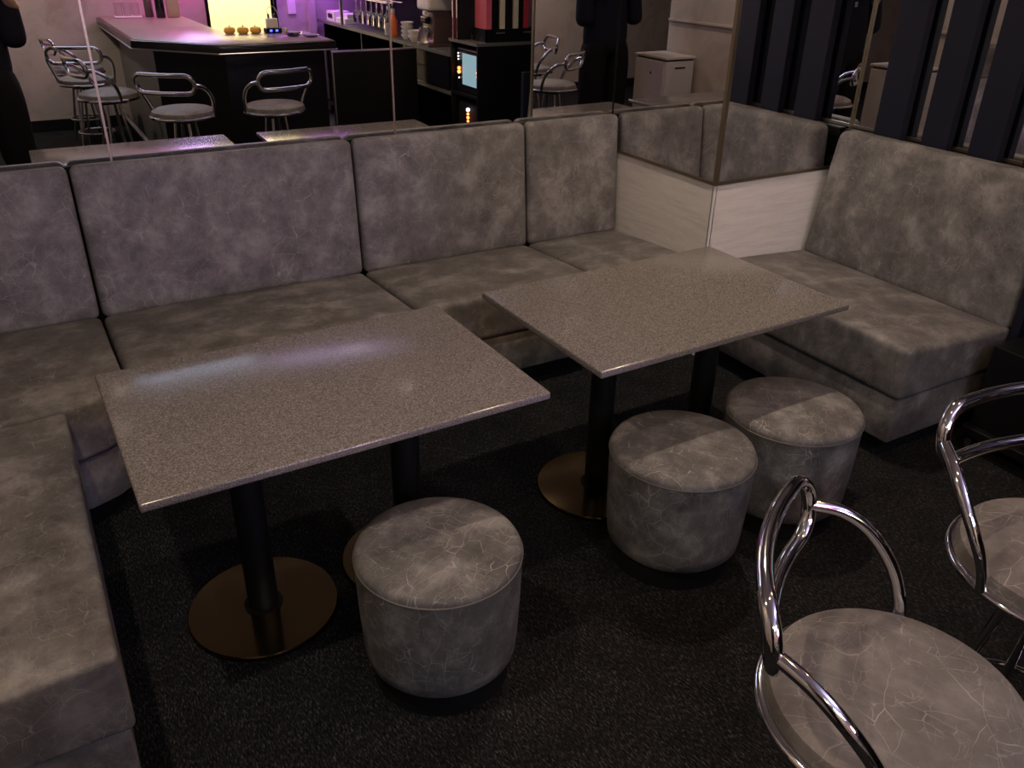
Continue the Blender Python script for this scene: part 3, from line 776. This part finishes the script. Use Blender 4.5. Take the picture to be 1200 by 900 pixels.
b = NB(); bmesh.ops.create_uvsphere(b, u_segments=12, v_segments=8, radius=.014, matrix=Matrix.Translation(l(-.10, -.242, 1.615)) @ Matrix.Scale(1.5, 4, (0, 0, 1))); obj('nose', b, M['skin'], t, True)
for s in (-1, 1):
    b = NB(); bmesh.ops.create_uvsphere(b, u_segments=12, v_segments=8, radius=.012, matrix=Matrix.Translation(l(-.10 + s*.032, -.262, 1.645))); obj('eye', b, M['black_gloss'], t, True)
    b = NB(); bmesh.ops.create_uvsphere(b, u_segments=12, v_segments=8, radius=.026, matrix=Matrix.Translation(l(-.10 + s*.082, -.335, 1.63)) @ Matrix.Scale(.35, 4, (1, 0, 0))); obj('ear', b, M['skin'], t, True)
b = NB(); bmesh.ops.create_uvsphere(b, u_segments=12, v_segments=8, radius=.02, matrix=Matrix.Translation(l(-.10, -.256, 1.57)) @ Matrix.Scale(.3, 4, (0, 0, 1))); obj('mouth', b, M['dark_red'], t, True)
obj('chest_logo', BX(l(-.03, -.206, 1.17), l(.005, -.202, 1.21), .001), M['logo'], t)
t = thing('phone', 'dark phone held up by the person, out of view behind the picture', 'phone', (-.01, -.025, 1.60))
obj('case', BX((-.038, -.004, -.07), (.038, .004, .075), .0038, 3), M['black_gloss'], t); obj('display', BX((-.034, -.0048, -.065), (.034, -.004, .07)), M['black'], t)

# ------------------------------------------------------------------ lights
def area(name, loc, size, power, color, rot=(0, 0, 0), shape='DISK', sy=None, spread=PI):
    d = bpy.data.lights.new(name, 'AREA'); d.shape = shape; d.size = size; d.energy = power; d.color = color; d.spread = spread
    if sy: d.size_y = sy
    o = bpy.data.objects.new(name, d); C.objects.link(o); o.location = loc; o.rotation_euler = rot; return o
WARM = (1., .58, .26); NEUT = (1., .77, .58)
area('downlight', (2.05, 2.12, ZC - .03), .06, 15, NEUT, spread=math.radians(150))
area('downlight', (-.25, 1.25, ZC - .03), .06, 12, NEUT, spread=math.radians(150))
area('downlight', (1.12, .55, ZC - .03), .03, 6.5, WARM)
area('downlight', (2.30, .53, ZC - .03), .03, 5.5, WARM)
area('downlight', (-.2, -1.6, ZC - .03), .12, 26, (1., .76, .56))  # added lamp, brightens the pale wall behind the stools
area('downlight', (2.6, -.9, ZC - .03), .10, 3, NEUT)
area('room_light', ((DX0 + DX1) / 2, YF - .45, ZC - .05), .5, 95, (1., .92, .62))
area('pink_strip', (1.62, YF + .22, 1.75), .5, 16, (1., .10, .58), (math.radians(-38), 0, 0), 'RECTANGLE', .03)
area('purple_strip', (2.65, YF + .20, 1.6), .25, 9, (.60, .12, 1.), (math.radians(-35), 0, 0), 'RECTANGLE', .03)
area('purple_strip', (2.93, -1.98, 1.34), .55, 4, (.5, .1, 1.), (0, 0, PI/2), 'RECTANGLE', .02)
area('ceiling_fill_up', (2.3, -.9, 2.12), 1.6, 28, (.62, .54, 1.), (PI, 0, 0), 'RECTANGLE', .25)  # added fill, lights the ceiling so the chrome reflects lavender; no known fixture
def spot(name, loc, target, power, color, deg, size=.05):
    d = bpy.data.lights.new(name, 'SPOT'); d.energy = power; d.color = color; d.spot_size = math.radians(deg); d.spot_blend = 1.; d.shadow_soft_size = size
    o = bpy.data.objects.new(name, d); C.objects.link(o); o.location = loc
    o.rotation_euler = (Vector(target) - Vector(loc)).to_track_quat('-Z', 'Y').to_euler(); return o
spot('backrest_fill_spot', (1.6, -1.9, 1.55), (.45, 3.2, .76), 190, (.66, .48, 1.), 30, .2)  # added violet fill aimed only at the left backrests, not a real fixture
spot('side_fill_spot', (-.55, -.6, 2.25), (3.05, 2.1, .66), 62, (.72, .83, 1.), 22, .15)  # added cool fill for the right backrest, invented source
area('bar_fill', (.8, -1.9, 2.2), 1.4, 20, (.62, .76, 1.), (math.radians(62), 0, 0), 'RECTANGLE', .3)  # added soft cool fill for backrests and pouf sides, no actual lamp here
w = bpy.data.worlds.new('World'); S.world = w; w.use_nodes = True
w.node_tree.nodes['Background'].inputs[0].default_value = (.05, .045, .06, 1); w.node_tree.nodes['Background'].inputs[1].default_value = .3

# ------------------------------------------------------------------ camera
f_px, yaw, pitch, roll = 987.81, .532621, .488099, -.0198197
fw = Vector((math.sin(yaw)*math.cos(pitch), math.cos(yaw)*math.cos(pitch), -math.sin(pitch)))
r = Vector((math.cos(yaw), -math.sin(yaw), 0)); dn = fw.cross(r)
r2 = r*math.cos(roll) + dn*math.sin(roll); d2 = -r*math.sin(roll) + dn*math.cos(roll)
mx = Matrix((r2, -d2, -fw)).transposed().to_4x4(); mx.translation = CAM
cd = bpy.data.cameras.new('camera'); cd.sensor_width = 36; cd.lens = f_px / 1200 * 36; cd.clip_start = .02; cd.clip_end = 60
co = bpy.data.objects.new('camera', cd); C.objects.link(co); co.matrix_world = mx
S.camera = co

S.view_settings.view_transform = 'Standard'; S.view_settings.look = 'None'; S.view_settings.gamma = 1; S.view_settings.use_curve_mapping = False
S.view_settings.exposure = .16
S.cycles.max_bounces = 10; S.cycles.glossy_bounces = 8; S.cycles.transmission_bounces = 6; S.cycles.diffuse_bounces = 4
S.cycles.sample_clamp_indirect = 4.; S.cycles.use_denoising = True
S.cycles.blur_glossy = .3
